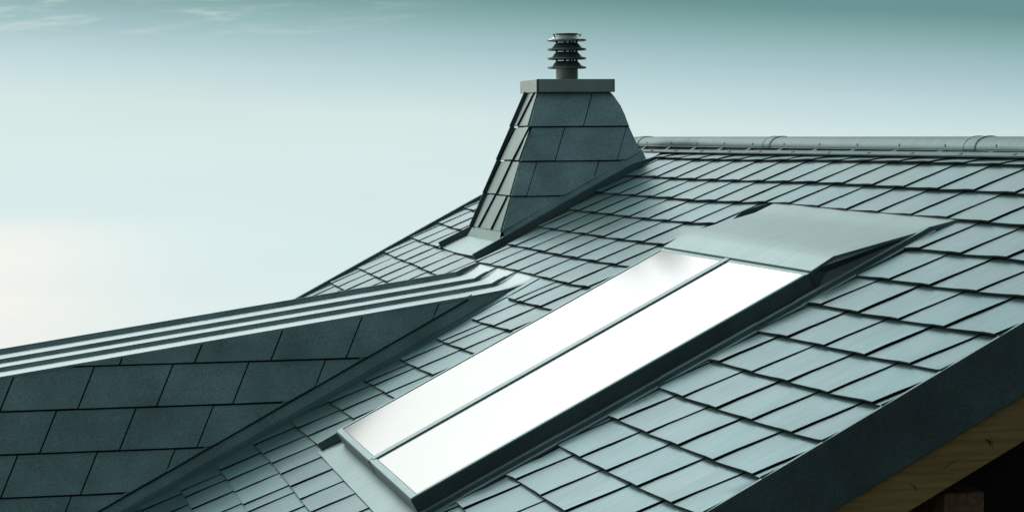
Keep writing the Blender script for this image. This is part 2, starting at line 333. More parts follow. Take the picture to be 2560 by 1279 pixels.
# measured courses of the main roof
ROWS=[
[[[-1.18,1.874],[-2.14,1.856],[-2.86,1.851],[-3.56,1.851],[-4.24,1.861],[-4.96,1.861],[-5.67,1.875],[-6.36,1.885],[-7.07,1.883],[-7.76,1.891],[-8.46,1.888],[-9.1,1.887],[-9.78,1.883],[-10.45,1.88],[-10.88,1.871]],[[3.66,0.3,[4.097,3.4,2.703,2.006,1.309,0.612,-0.085]],[-1.065,-14.243,[-0.745,-1.442,-2.139,-2.86,-3.558,-4.241,-4.957,-5.665,-6.359,-7.074,-7.761,-8.459,-9.104,-9.776,-10.453,-11.15,-11.847,-12.544,-13.241,-13.938,-14.635]]]],
[[[-1.29,1.425],[-1.84,1.43],[-2.52,1.432],[-3.23,1.425],[-3.94,1.424],[-4.63,1.436],[-5.34,1.443],[-6.03,1.457],[-6.72,1.469],[-7.41,1.481],[-8.06,1.481],[-8.75,1.479],[-9.44,1.471],[-10.12,1.465],[-10.78,1.47],[-11.48,1.463],[-11.64,1.454]],[[3.66,0.4,[4.444,3.747,3.05,2.353,1.656,0.959,0.262]],[-1.177,-14.243,[-0.442,-1.139,-1.836,-2.525,-3.234,-3.945,-4.629,-5.336,-6.027,-6.724,-7.413,-8.065,-8.752,-9.437,-10.116,-10.779,-11.481,-12.178,-12.875,-13.572,-14.269]]]],
[[[-1.27,1.016],[-1.47,1.018],[-2.22,1.016],[-2.89,1.024],[-3.58,1.023],[-4.25,1.03],[-5.0,1.019],[-5.67,1.04],[-6.39,1.051],[-7.03,1.085],[-7.66,1.096],[-8.39,1.081],[-9.08,1.067],[-9.75,1.069],[-10.42,1.067],[-11.09,1.065],[-11.82,1.056],[-12.39,1.044]],[[3.66,0.6,[4.097,3.4,2.703,2.006,1.309,0.612,-0.085]],[-1.161,-14.243,[-0.075,-0.772,-1.469,-2.216,-2.891,-3.576,-4.255,-4.997,-5.671,-5.708,-6.389,-7.034,-7.655,-8.393,-9.077,-9.747,-10.423,-11.091,-11.825,-12.522,-13.219,-13.916,-14.613]]]],
[[[-1.3,0.608],[-1.85,0.601],[-2.56,0.608],[-3.24,0.612],[-3.96,0.605],[-4.66,0.609],[-5.33,0.619],[-6.07,0.627],[-6.72,0.655],[-11.21,0.618],[-11.47,0.638],[-12.18,0.633],[-12.87,0.648],[-13.14,0.637]],[[3.66,0.9,[4.444,3.747,3.05,2.353,1.656,0.959,0.262]],[-1.304,-7.14,[-0.452,-1.149,-1.846,-2.559,-3.238,-3.959,-4.657,-5.333,-6.069,-6.718,-7.415]],[-11.215,-14.243,[-10.774,-11.471,-12.18,-12.865,-13.562,-14.259]]]],
[[[3.49,0.341],[2.9,0.314],[-1.35,0.188],[-2.16,0.192],[-2.88,0.191],[-3.55,0.197],[-4.26,0.192],[-4.99,0.2],[-5.67,0.212],[-6.36,0.22],[-11.2,0.214],[-11.8,0.224],[-12.49,0.227],[-13.19,0.243],[-13.82,0.261]],[[3.66,1.1,[4.29,3.593,2.896,2.199,1.502,0.805]],[-1.346,-7.14,[-0.768,-1.465,-2.162,-2.876,-3.549,-4.262,-4.986,-5.67,-6.367,-7.064,-7.761]],[-11.203,-14.243,[-10.403,-11.1,-11.797,-12.486,-13.187,-13.884,-14.581]]]],
[[[3.5,-0.089],[3.29,-0.094],[2.51,-0.128],[1.83,-0.14],[1.45,-0.145],[-1.37,-0.231],[-1.78,-0.228],[-2.5,-0.226],[-3.2,-0.229],[-3.91,-0.228],[-4.6,-0.222],[-5.32,-0.212],[-6.01,-0.202],[-6.46,-0.19],[-11.17,-0.198],[-11.44,-0.189],[-12.14,-0.192],[-12.82,-0.181],[-13.51,-0.166],[-14.19,-0.146],[-14.37,-0.155]],[[3.63,1.2,[3.986,3.289,2.511,1.831,1.134]],[-1.369,-7.14,[-0.385,-1.082,-1.779,-2.496,-3.197,-3.908,-4.603,-5.319,-6.009,-6.706,-7.403]],[-11.173,-14.243,[-10.738,-11.435,-12.144,-12.821,-13.506,-14.186,-14.883]]]],
[[[3.53,-0.511],[2.92,-0.534],[2.18,-0.549],[1.42,-0.567],[0.86,-0.579],[0.12,-0.613],[-0.57,-0.637],[-1.22,-0.652],[-2.1,-0.638],[-2.74,-0.629],[-3.46,-0.624],[-4.19,-0.625],[-4.89,-0.621],[-5.65,-0.622],[-6.33,-0.603],[-11.14,-0.614],[-11.75,-0.6],[-12.44,-0.595],[-13.14,-0.589],[-13.81,-0.567],[-14.37,-0.557]],[[3.66,1.22,[4.313,3.616,2.919,2.178,1.423,0.726]],[-1.313,-7.14,[-0.705,-1.402,-2.099,-2.744,-3.464,-4.186,-4.889,-5.649,-6.326,-7.023,-7.72]],[-11.141,-14.243,[-10.354,-11.051,-11.748,-12.442,-13.14,-13.809,-14.506]]]],
[[[3.6,-0.93],[3.38,-0.936],[2.59,-0.966],[1.85,-0.977],[1.19,-0.984],[0.42,-1.011],[-0.28,-1.031],[-0.85,-1.043],[-4.57,-1.051],[-4.94,-1.053],[-5.25,-1.039],[-5.97,-1.028],[-6.4,-1.022],[-11.15,-1.035],[-11.38,-1.02],[-12.08,-1.021],[-12.76,-1.007],[-13.45,-0.998],[-14.11,-0.971],[-14.34,-0.971]],[[3.73,-1.35,[4.773,4.076,3.379,2.591,1.851,1.186,0.417,-0.281,-0.978,-1.675]],[-4.566,-7.14,[-3.548,-4.245,-4.942,-5.254,-5.974,-6.671,-7.368]],[-11.151,-14.243,[-10.678,-11.375,-12.079,-12.755,-13.448,-14.108,-14.805]]]],
[[[3.52,-1.366],[3.01,-1.371],[2.28,-1.389],[1.56,-1.401],[0.88,-1.414],[0.52,-1.425],[-4.59,-1.479],[-4.91,-1.475],[-5.62,-1.457],[-6.29,-1.438],[-11.1,-1.438],[-11.71,-1.443],[-12.42,-1.433],[-13.1,-1.419],[-13.78,-1.401],[-14.32,-1.38]],[[3.66,-1.7,[4.4,3.703,3.006,2.282,1.563,0.879,0.182,-0.515,-1.212,-1.909]],[-4.595,-7.14,[-4.209,-4.906,-5.623,-6.291,-6.988,-7.685]],[-11.097,-14.243,[-10.319,-11.016,-11.713,-12.423,-13.095,-13.777,-14.474]]]],
[[[3.58,-1.789],[2.81,-1.796],[2.06,-1.814],[-4.63,-1.888],[-4.91,-1.883],[-5.24,-1.878],[-5.92,-1.86],[-6.37,-1.854],[-11.08,-1.859],[-11.35,-1.851],[-12.06,-1.849],[-12.73,-1.836],[-13.43,-1.826],[-14.1,-1.803],[-14.29,-1.803]],[[3.66,-1.7,[4.206,3.509,2.812,2.115,1.418,0.721,0.024,-0.673,-1.37,-2.067]],[-4.632,-7.14,[-4.217,-4.914,-5.24,-5.923,-6.62,-7.317]],[-11.084,-14.243,[-10.649,-11.346,-12.061,-12.731,-13.426,-14.102,-14.799]]]],
[[[-4.57,-2.304],[-4.84,-2.301],[-5.58,-2.288],[-6.29,-2.273],[-11.06,-2.272],[-11.71,-2.272],[-12.38,-2.264],[-13.07,-2.254],[-13.76,-2.239],[-14.17,-2.219]],[[3.66,-1.7,[4.097,3.4,2.703,2.006,1.309,0.612,-0.085,-0.782,-1.479,-2.176]],[-4.567,-7.14,[-4.145,-4.842,-5.582,-6.29,-6.987,-7.684]],[-11.059,-14.243,[-10.317,-11.014,-11.711,-12.377,-13.072,-13.76,-14.457]]]],
[[[-4.65,-2.729],[-4.83,-2.716],[-5.2,-2.706],[-5.9,-2.699],[-6.29,-2.693],[-11.08,-2.699],[-11.33,-2.683],[-12.06,-2.68],[-12.72,-2.677]],[[3.66,-1.7,[4.444,3.747,3.05,2.353,1.656,0.959,0.262,-0.435,-1.132,-1.829]],[-4.652,-7.14,[-4.128,-4.825,-5.195,-5.901,-6.598,-7.295]],[-11.077,-14.243,[-10.637,-11.334,-12.06,-12.717,-13.414,-14.111,-14.808]]]],
[[[-4.65,-3.138],[-4.82,-3.13],[-5.52,-3.113],[-6.21,-3.103],[-11.03,-3.096],[-11.3,-3.1],[-11.8,-3.113]],[[3.66,-1.7,[4.097,3.4,2.703,2.006,1.309,0.612,-0.085,-0.782,-1.479,-2.176]],[-4.654,-7.14,[-4.12,-4.817,-5.524,-6.211,-6.908,-7.605]],[-11.028,-14.243,[-10.602,-11.299,-11.996,-12.693,-13.39,-14.087,-14.784]]]],
[[[-4.65,-3.547],[-5.17,-3.543],[-5.82,-3.528],[-6.5,-3.518],[-7.12,-3.531],[-7.76,-3.536],[-8.49,-3.533],[-9.16,-3.538],[-10.07,-3.551]],[[3.66,-1.7,[4.444,3.747,3.05,2.353,1.656,0.959,0.262,-0.435,-1.132,-1.829]],[-4.556,-6.8,[-3.778,-4.475,-5.172,-5.821,-6.497,-7.194]],[-10.96,-14.243,[-10.226,-10.923,-11.62,-12.317,-13.014,-13.711,-14.408]]]],
[[[-4.67,-3.976],[-5.46,-3.96],[-6.13,-3.948],[-6.81,-3.946],[-7.52,-3.945],[-8.19,-3.948],[-8.85,-3.947]],[[3.66,-1.7,[4.097,3.4,2.703,2.006,1.309,0.612,-0.085,-0.782,-1.479,-2.176]],[-4.59,-14.243,[-4.069,-4.766,-5.463,-6.13,-6.81,-7.52,-8.192,-8.854,-9.551,-10.248,-10.945,-11.642,-12.339,-13.036,-13.733,-14.43]]]],
[[[-4.68,-4.387],[-5.07,-4.383],[-5.76,-4.369],[-6.45,-4.368],[-7.17,-4.366],[-7.56,-4.368]],[[3.66,-1.7,[4.444,3.747,3.05,2.353,1.656,0.959,0.262,-0.435,-1.132,-1.829]],[-4.59,-14.243,[-3.68,-4.377,-5.074,-5.759,-6.451,-7.174,-7.559,-8.256,-8.953,-9.65,-10.347,-11.044,-11.741,-12.438,-13.135,-13.832,-14.529]]]],
[[[-4.68,-4.806],[-5.0,-4.795],[-5.41,-4.793],[-6.12,-4.783],[-6.29,-4.782]],[[3.66,-1.7,[4.097,3.4,2.703,2.006,1.309,0.612,-0.085,-0.782,-1.479,-2.176]],[-4.59,-14.243,[-3.602,-4.299,-4.996,-5.409,-6.123,-6.82,-7.517,-8.214,-8.911,-9.608,-10.305,-11.002,-11.699,-12.396,-13.093,-13.79,-14.487]]]],
[[[-4.71,-5.222],[-4.94,-5.22]],[[3.66,-1.7,[4.444,3.747,3.05,2.353,1.656,0.959,0.262,-0.435,-1.132,-1.829]],[-4.59,-14.243,[-4.153,-4.85,-5.547,-6.244,-6.941,-7.638,-8.335,-9.032,-9.729,-10.426,-11.123,-11.82,-12.517,-13.214,-13.911,-14.608]]]],
[[[-4.6,-5.644],[-14,-5.63]],[[3.66,-1.7,[4.097,3.4,2.703,2.006,1.309,0.612,-0.085,-0.782,-1.479,-2.176]],[-4.59,-14.243,[-3.806,-4.503,-5.2,-5.897,-6.594,-7.291,-7.988,-8.685,-9.382,-10.079,-10.776,-11.473,-12.17,-12.867,-13.564,-14.261]]]],
[[[-4.6,-6.064],[-14,-6.05]],[[3.66,-1.7,[4.444,3.747,3.05,2.353,1.656,0.959,0.262,-0.435,-1.132,-1.829]],[-4.59,-14.243,[-4.153,-4.85,-5.547,-6.244,-6.941,-7.638,-8.335,-9.032,-9.729,-10.426,-11.123,-11.82,-12.517,-13.214,-13.911,-14.608]]]],
[[[-4.6,-6.484],[-14,-6.47]],[[3.66,-1.7,[4.097,3.4,2.703,2.006,1.309,0.612,-0.085,-0.782,-1.479,-2.176]],[-4.59,-14.243,[-3.806,-4.503,-5.2,-5.897,-6.594,-7.291,-7.988,-8.685,-9.382,-10.079,-10.776,-11.473,-12.17,-12.867,-13.564,-14.261]]]],
[[[-4.6,-6.904],[-14,-6.89]],[[3.66,-1.7,[4.444,3.747,3.05,2.353,1.656,0.959,0.262,-0.435,-1.132,-1.829]],[-4.59,-14.243,[-4.153,-4.85,-5.547,-6.244,-6.941,-7.638,-8.335,-9.032,-9.729,-10.426,-11.123,-11.82,-12.517,-13.214,-13.911,-14.608]]]]]
# ------------------------------------------------------------------ main roof
# each course: measured line of its lower edge [(t, s)...], then stretches of panels (start, end, joints)
T_FAR, T_NEAR = 3.74, -14.25
S_EAVE, S_RIDGE = -7.2, 2.26

def sline(line, t):
    if t >= line[0][0]: return line[0][1]
    if t <= line[-1][0]: return line[-1][1]
    for a, b in zip(line, line[1:]):
        if b[0] <= t <= a[0]:
            k = (a[0] - t) / max(a[0] - b[0], 1e-6)
            k = k * k * (3 - 2 * k) * .35 + k * .65
            return a[1] + (b[1] - a[1]) * k
deck = MB()
deck.rbox(T_NEAR + .02, T_FAR, S_EAVE, S_RIDGE, -.16, 0.0)
main_roof = deck.build('main_roof', M['dark'], house, label='near roof slope covered with staggered dark grey panels')

tiles = MB(); lips = []
rnd = random.Random(3)
def tile(t0b, t1b, lo, hi, c0, c1, tmax, tmin):
    """one folded panel: far side joint t0b, near side joint t1b, lower edge line lo, upper edge line hi"""
    US = (0, .06, .3, .55, .8, 1)
    nu, nv = 5, 6
    a1, a2, a3 = (rnd.uniform(-.0022, .0022) for _ in range(3))
    top = []
    dz = rnd.uniform(-.0015, .0015)
    for j in range(nv + 1):
        v = j / nv
        row = []
        for i in range(nu + 1):
            u = US[i]
            tb = t0b + (t1b - t0b) * u
            c = c0 + (c1 - c0) * u
            kink = .010 * math.sin(v * math.pi) * (1 if v < .45 else .3)
            t = tb + c * .41 * v + kink
            t = min(tmax, max(tmin, t))
            s = sline(lo, t) * (1 - v) + (sline(hi, t) + .035) * v
            h = .031 * (1 - v) + .003 * v + .012 * u * (1 - .3 * v) + dz - (.004 * (1 - v) if u == 0 else 0)
            h += a1 * math.sin(u * math.pi) + a2 * math.sin(v * math.pi) * math.sin(2 * math.pi * u) + a3 * math.sin(math.pi * v)
            # shallow pressed crease running diagonally over the panel
            d = u * .8 + v * .5 - .62
            h += .0035 * math.exp(-(d / .10) ** 2) * (1 - v)
            row.append((t, s, h))
        top.append(row)
    if top[0][0][0] - top[0][-1][0] < .02 and top[-1][0][0] - top[-1][-1][0] < .02: return
    W = nu + 1
    vs = [R(*p) for row in top for p in row]
    fs = [(j * W + i, j * W + i + 1, (j + 1) * W + i + 1, (j + 1) * W + i) for j in range(nv) for i in range(nu)]
    tiles.add(vs, fs)
    lip0 = len(tiles.f)
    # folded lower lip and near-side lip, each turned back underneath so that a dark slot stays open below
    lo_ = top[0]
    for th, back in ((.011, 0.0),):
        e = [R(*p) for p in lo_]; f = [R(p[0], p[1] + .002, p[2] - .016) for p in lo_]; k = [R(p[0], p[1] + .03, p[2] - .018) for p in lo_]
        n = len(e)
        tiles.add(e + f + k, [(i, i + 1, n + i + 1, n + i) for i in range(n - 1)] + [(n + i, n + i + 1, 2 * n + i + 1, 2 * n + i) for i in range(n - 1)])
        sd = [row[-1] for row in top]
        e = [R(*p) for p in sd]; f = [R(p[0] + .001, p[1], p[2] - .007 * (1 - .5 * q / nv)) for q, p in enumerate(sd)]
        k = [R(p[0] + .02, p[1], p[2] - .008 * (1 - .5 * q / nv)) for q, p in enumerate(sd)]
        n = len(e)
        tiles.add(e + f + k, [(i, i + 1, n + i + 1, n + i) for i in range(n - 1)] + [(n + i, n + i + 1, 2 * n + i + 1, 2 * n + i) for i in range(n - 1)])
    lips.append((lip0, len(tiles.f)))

for r, (line, parts) in enumerate(ROWS):
    hi = ROWS[r - 1][0] if r else [[4, 1.980], [-14.3, 1.972]]
    for tmax, tmin, js in parts:
        js = [j for i, j in enumerate(js) if i == 0 or js[i - 1] - j > .12]
        for a, b in zip(js, js[1:]):
            cc = -.35
            tile(a, b, line, hi, cc + rnd.uniform(-.02, .02), cc + rnd.uniform(-.02, .02), tmax, tmin)
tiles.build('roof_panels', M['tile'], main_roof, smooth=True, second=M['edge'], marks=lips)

# ridge: half-round caps in long pieces with overlapping collars, on a vent strip carried by small brackets
ZR = lambda t: 1.043 + .0028 * t
def halfpipe(mb, t0, t1, rx, rz, lift=0, skew=0, n=18, thick=.004):
    for t in (0,):
        out = []
        for tt in (t0, t1):
            ring = []
            for i in range(n + 1):
                a = math.pi * i / n
                ring.append(Vector((2.035 - rx * math.cos(a), tt + skew * math.sin(a), ZR(tt) + lift + rz * math.sin(a))))
            out.append(ring)
        inn = [[Vector((2.035 + (p.x - 2.035) * (1 - thick / rx), p.y, p.z - thick * (.3 + .7 * (p.z - ZR(p.y)) / rz))) for p in ring] for ring in out]
        m = n + 1
        vs = out[0] + out[1] + inn[0] + inn[1]
        fs = [(i, i + 1, m + i + 1, m + i) for i in range(n)] + [(2 * m + i, 3 * m + i, 3 * m + i + 1, 2 * m + i + 1) for i in range(n)]
        fs += [(i, 2 * m + i, 2 * m + i + 1, i + 1) for i in range(n)] + [(m + i, m + i + 1, 3 * m + i + 1, 3 * m + i) for i in range(n)]
        fs += [(0, m, 3 * m, 2 * m), (n, 2 * m + n, 3 * m + n, m + n)]
        mb.add(vs, fs)
caps = [(4.25, .55), (.55, -4.42), (-4.42, -9.42), (-9.42, -14.3)]
for i, (a, b) in enumerate(caps):
    mb = MB(); halfpipe(mb, a, b + .02, .150, .105)
    # rolled lower edges
    for sx in (-1, 1):
        mb.prism([Vector((2.035 + sx * .150, a, ZR(a) - .004)), Vector((2.035 + sx * .162, a, ZR(a) - .010)), Vector((2.035 + sx * .150, a, ZR(a) - .014))],
                 [Vector((2.035 + sx * .150, b, ZR(b) - .004)), Vector((2.035 + sx * .162, b, ZR(b) - .010)), Vector((2.035 + sx * .150, b, ZR(b) - .014))])
    mb.build('ridge_cap', M['ridge'], main_roof, smooth=True)
for b in (.55, -4.42, -9.42):
    mb = MB(); halfpipe(mb, b + .19, b - .06, .155, .110, 0, .02)
    halfpipe(mb, b + .185, b + .165, .158, .113, 0, .02)
    halfpipe(mb, b - .015, b - .045, .158, .113, 0, .02)
    mb.build('ridge_collar', M['ridge'], main_roof, smooth=True)
vs_ = MB()
def vent_pt(t, q, under=0):
    prof = [(1.978, .044), (2.01, .037), (2.045, .029), (2.075, .019), (2.10, .010)]
    s, h = prof[q]; return R(t, s + .004, h - under)
ts = [4.1 - .35 * i for i in range(53)]
for a, b in ((4.1, -4.25), (-4.2, -14.25)):
    n = 24
    up = 0.002 if a < 0 else 0
    pts = [vent_pt(a + (b - a) * i / n, q, -up) for i in range(n + 1) for q in range(5)]
    fs = [(i * 5 + q, (i + 1) * 5 + q, (i + 1) * 5 + q + 1, i * 5 + q + 1) for i in range(n) for q in range(4)]
    vs_.add(pts, fs)
    pl = [vent_pt(a + (b - a) * i / n, 0, -up) for i in range(n + 1)] + [vent_pt(a + (b - a) * i / n, 0, .012) for i in range(n + 1)]
    vs_.add(pl, [(i, i + 1, n + 2 + i, n + 1 + i) for i in range(n)])
vent = vs_.build('ridge_vent_strip', M['ridge'], main_roof, smooth=True)
vd = MB(); vd.prism([(1.875, -14.2, .93), (2.17, -14.2, .93), (2.17, -14.2, 1.020), (1.905, -14.2, 1.020)], [(1.875, 4.1, .98), (2.17, 4.1, .98), (2.17, 4.1, 1.075), (1.905, 4.1, 1.075)]); vd.build('ridge_gap_shade', M['dark'], main_roof)  # near-black filler, colours in the shade of the gap under the cap
tpost = [1.2, .14, -.91, -1.93, -2.92, -3.885, -4.863, -5.87, -6.86, -7.856, -8.84, -9.83, -10.82, -11.8, -12.8, -13.8]
for t in tpost:
    mb = MB()
    z1 = ZR(t) - .006; p = R(t, 2.070, .022)
    mb.prism([(p.x, t - .045, p.z), (p.x, t + .045, p.z), (p.x + .02, t + .045, p.z + .004), (p.x + .02, t - .045, p.z + .004)],
             [(1.893, t - .025, z1), (1.893, t + .025, z1), (1.913, t + .025, z1), (1.913, t - .025, z1)])
    mb.build('ridge_bracket', M['ridge'], main_roof, bevel=.003)
sc_ = MB()
for t in [-.55 - .99 * i for i in range(14)]:
    q = R(t, 2.015, .036); n = 10
    sc_.prism([q + Vector((.022 * math.cos(a) * CB, .030 * math.sin(a), .022 * math.cos(a) * SB)) for a in [2 * math.pi * i / n for i in range(n)]],
              [q + NR * .010 + Vector((.016 * math.cos(a) * CB, .022 * math.sin(a), .016 * math.cos(a) * SB)) for a in [2 * math.pi * i / n for i in range(n)]])
for t in tpost:
    a = math.radians(16); c = Vector((2.035 - .150 * math.cos(a), t - .03, ZR(t) + .100 * math.sin(a)))
    sc_.slab([c + Vector((-.002, -.008, -.010)), c + Vector((-.002, .002, -.010)), c + Vector((.004, .010, .012)), c + Vector((.004, 0, .012))], (-.006, 0, .003))
sc_.build('ridge_screws', M['fascia'], main_roof)['kind'] = 'stuff'

# rear slope, unseen from here but part of the same roof
rb = MB()
for i in range(22):
    s0 = .42 * i; s1 = s0 + .45
    X0 = 2.06
    z0 = 1.085
    f = lambda s, h: (X0 + s * CB + h * SB, z0 - s * SB + h * CB)
    a, b, c, d = f(s0, .004), f(s1, .022), f(s1, .010), f(s0, -.02)
    rb.prism([(p[0], T_NEAR, p[1]) for p in (a, b, c, d)], [(p[0], T_FAR, p[1]) for p in (a, b, c, d)])
a, b, c, d = f(-.05, -.01), f(9.6, -.01), f(9.6, -.16), f(-.05, -.16)
rb.prism([(p[0], T_NEAR + .02, p[1]) for p in (a, b, c, d)], [(p[0], T_FAR, p[1]) for p in (a, b, c, d)])
rb.build('rear_roof', M['tile'], house, label='roof slope behind the ridge')

# near verge: metal fascia with folded lip, wooden barge board, soffit boards, purlins, gable wall
fa = MB()
def vstrip(mb, y0, y1, s0, s1, zt, zb):
    a, b = R(0, s0), R(0, s1)
    mb.prism([(a.x, y0, a.z + zb), (b.x, y0, b.z + zb), (b.x, y0, b.z + zt), (a.x, y0, a.z + zt)],
             [(a.x, y1, a.z + zb), (b.x, y1, b.z + zb), (b.x, y1, b.z + zt), (a.x, y1, a.z + zt)])
vstrip(fa, -14.252, -14.268, S_EAVE, 2.20, .030, -.392)
fa.build('verge_fascia', M['fascia'], main_roof, bevel=.004)
fl = MB(); fl.rbox(-14.268, -14.240, S_EAVE, 2.20, .0275, .0335)
fl.build('verge_lip', M['flash'], main_roof, bevel=.002)
bb = MB(); vstrip(bb, -14.246, -14.20, S_EAVE, 2.20, -.15, -.672)
bb.build('barge_board', M['bwood'], main_roof, bevel=.004)
kn = MB()      # knots and drying cracks in the barge board
def knot(x, w, hgt, ang):
    z = x * SB / CB - .55
    n = 9; dx, dz_ = math.cos(ang), math.sin(ang); A, B = [], []
    for i in range(n + 1):
        u = i / n; wv = math.sin(math.pi * u) * w; c = hgt * (u - .5); bow = .012 * math.sin(math.pi * u)
        A.append((x + c * dx - (wv + bow) * dz_, -14.247, z + c * dz_ + (wv + bow) * dx))
        B.append((x + c * dx + (wv - bow) * dz_, -14.247, z + c * dz_ - (wv - bow) * dx))
    ring = A + B[::-1]
    kn = MB(); kn.slab(ring, (0, -.001, 0)); kn.build('wood_knot', M['dwood'], main_roof)
knot(-.215, .006, .060, -.85); knot(-.68, .003, .07, -.7); knot(-.20, .0012, .10, -1.2); knot(-.44, .0010, .14, .50)
for a, b in ((-14.19, -13.45), (2.9, 3.70)):
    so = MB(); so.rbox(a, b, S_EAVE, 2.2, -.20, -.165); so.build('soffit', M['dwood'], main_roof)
for x, z, w in ((-.405, -.987, .265), (-3.9, -2.85, .26), (2.0, .32, .26), (-5.6, -3.75, .26)):
    pu = MB()
    if x == -.405:
        pu.prism([(-.440, -13.2, -1.5), (-.150, -13.2, -1.5), (-.145, -13.2, -.925), (-.440, -13.2, -.925)],
                 [(-.400, -14.05, -1.5), (-.150, -14.05, -1.5), (-.142, -14.05, -.989), (-.397, -14.05, -.986)])
    else:
        pu.box((x, -14.0, z - .3), (x + w, -13.2, z))
    pu.build('purlin', M['pwood'], main_roof, bevel=.006)
wa = MB()
XE, XR, XB = -5.7, 2.04, 9.8
yk = 0
def wall_poly(y0, y1):
    top = lambda x: (x * SB / CB - .20) if x < XR else (2 * XR - x) * SB / CB - .20
    wa.prism([(XE, y0, -8.5), (XB, y0, -8.5), (XB, y0, top(XB)), (XR, y0, top(XR)), (XE, y0, top(XE))],
             [(XE, y1, -8.5), (XB, y1, -8.5), (XB, y1, top(XB)), (XR, y1, top(XR)), (XE, y1, top(XE))])
wall_poly(-13.30, 3.0)
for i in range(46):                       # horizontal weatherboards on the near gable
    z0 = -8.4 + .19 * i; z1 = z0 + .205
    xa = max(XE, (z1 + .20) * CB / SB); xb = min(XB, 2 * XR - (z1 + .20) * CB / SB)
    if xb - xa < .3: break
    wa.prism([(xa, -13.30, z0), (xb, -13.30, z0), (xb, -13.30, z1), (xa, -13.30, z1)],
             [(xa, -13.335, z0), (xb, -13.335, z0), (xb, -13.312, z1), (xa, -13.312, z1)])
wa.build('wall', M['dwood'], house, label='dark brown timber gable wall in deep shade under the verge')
# far verge upstand
fv = MB()
fv.rbox(3.745, 3.765, S_EAVE, 2.2, -.02, .064); fv.rbox(3.765, 3.83, S_EAVE, 2.2, .05, .064); fv.rbox(3.815, 3.83, S_EAVE, 2.2, -.35, .05)
fv.build('verge_trim', M['flash'], main_roof, bevel=.002)
fg = MB(); fg.rbox(3.60, 3.745, S_EAVE, 2.16, .004, .008); fg.rbox(3.645, 3.66, S_EAVE, 2.1, .008, .020)
fg.build('verge_gutter', M['sheet'], main_roof)
# valley flashing beside the dormer wall
vf = MB()
vf.prism([R(-4.15, S_EAVE, .012), R(-4.66, S_EAVE, .004), R(-4.66, -.62, .004), R(-4.15, -.62, .012)],
         [R(-4.15, S_EAVE, .016), R(-4.66, S_EAVE, .008), R(-4.66, -.62, .008), R(-4.15, -.62, .016)])
vf.rbox(-4.425, -4.437, S_EAVE, -.64, .007, .020)
vf.build('valley_flashing', M['tile'], main_roof)

# ------------------------------------------------------------------ clad faces: staggered panels on a plane
def panel(mb, pts, n, hb, ht, zlo, zhi, gap=.003):
    """pts: polygon (counter order any) on the face; height grows from ht at zhi to hb at zlo"""
    c = sum(pts, Vector()) / len(pts)
    P = [p + (c - p).normalized() * gap for p in pts]
    top = []
    for p in P:
        k = (zhi - p.z) / max(zhi - zlo, 1e-5); k = min(1, max(0, k))
        top.append(p + n * (ht + (hb - ht) * k))
    mb.prism(P, top)
def clip(poly, a, b, keep):
    """clip polygon (list of 2D) with the line a-b, keeping the side where keep lies"""
    def side(p): return (b[0] - a[0]) * (p[1] - a[1]) - (b[1] - a[1]) * (p[0] - a[0])
    sg = 1 if side(keep) > 0 else -1
    out = []
    for i, p in enumerate(poly):
        q = poly[(i + 1) % len(poly)]; sp, sq = side(p) * sg, side(q) * sg
        if sp >= 0: out.append(p)
        if sp * sq < 0:
            k = sp / (sp - sq); out.append((p[0] + (q[0] - p[0]) * k, p[1] + (q[1] - p[1]) * k))
    return out

# ------------------------------------------------------------------ dormer
YW = -4.15; YD = -1.72; XD = -8.2
ztop = lambda x: -1.16 + .1462 * (x + 5.938)
db = MB()
xi = -.82
db.prism([(XD, YW, -8.5), (XD, YW, ztop(XD) - .03), (xi, YW, ztop(xi) - .03), (xi - .2, YW, -.9), (-3, YW, -8.5)],
         [(XD, YD + .02, -8.5), (XD, YD + .02, ztop(XD) - .03), (xi, YD + .02, ztop(xi) - .03), (xi - .2, YD + .02, -.9), (-3, YD + .02, -8.5)])
dormer = db.build('dormer', M['dark'], house, label='side dormer clad with large slanted dark panels under a seamed metal roof')
wc = MB()
NW = Vector((0, -1, 0))
courses = [(-1.068, -.40), (-1.493, -1.080), (-1.918, -1.505), (-2.345, -1.930), (-2.77, -2.357), (-3.19, -2.782), (-3.62, -3.20), (-4.04, -3.63), (-4.46, -4.05)]
joints = [[-5.53, -4.784, -4.045, -3.286, -2.525, -1.78], [-5.944, -5.196, -4.427, -3.673, -2.90, -2.15], [-6.31, -5.571, -4.798, -4.034, -3.29],
          [-5.952, -5.184, -4.42, -3.66], [-6.20, -5.441, -4.68], [-5.9, -5.15], [-6.2, -5.45], [-5.9], [-6.2]]
roofl = [(-1.22, -.478), (-5.3, -2.672)]           # lower limit of the panels, parallel to the roof
def rl(x): return -.478 + (x + 1.22) * (2.672 - .478) / 4.08 if x < -1.22 else -.478
for (zb, zt), js in zip(courses, joints):
    js = [js[0] - .755 * k for k in range(5, 0, -1)] + js + [js[-1] + .755 * k for k in (1, 2)]
    sl = .172
    for a, b in zip(js, js[1:]):
        poly = [(a, zb), (b, zb), (b + sl, zt), (a + sl, zt)]
        sh = sl * (zt - zb) / .42
        poly = [(a, zb), (b, zb), (b + sh, zt), (a + sh, zt)]
        poly = clip(poly, (-5, rl(-5)), (-2, rl(-2)), (-5, 3))
        poly = clip(poly, (-5.0, ztop(-5) - .004), (-2, ztop(-2) - .004), (-3, -6))
        poly = clip(poly, (XD, -9), (XD, 9), (0, 0)) if poly else poly
        if len(poly) < 3: continue
        panel(wc, [Vector((x, YW - .002, z)) for x, z in poly], NW, .032, .006, zb, zt, .009)
wc.build('wall_cladding', M['clad'], dormer, bevel=.0015)
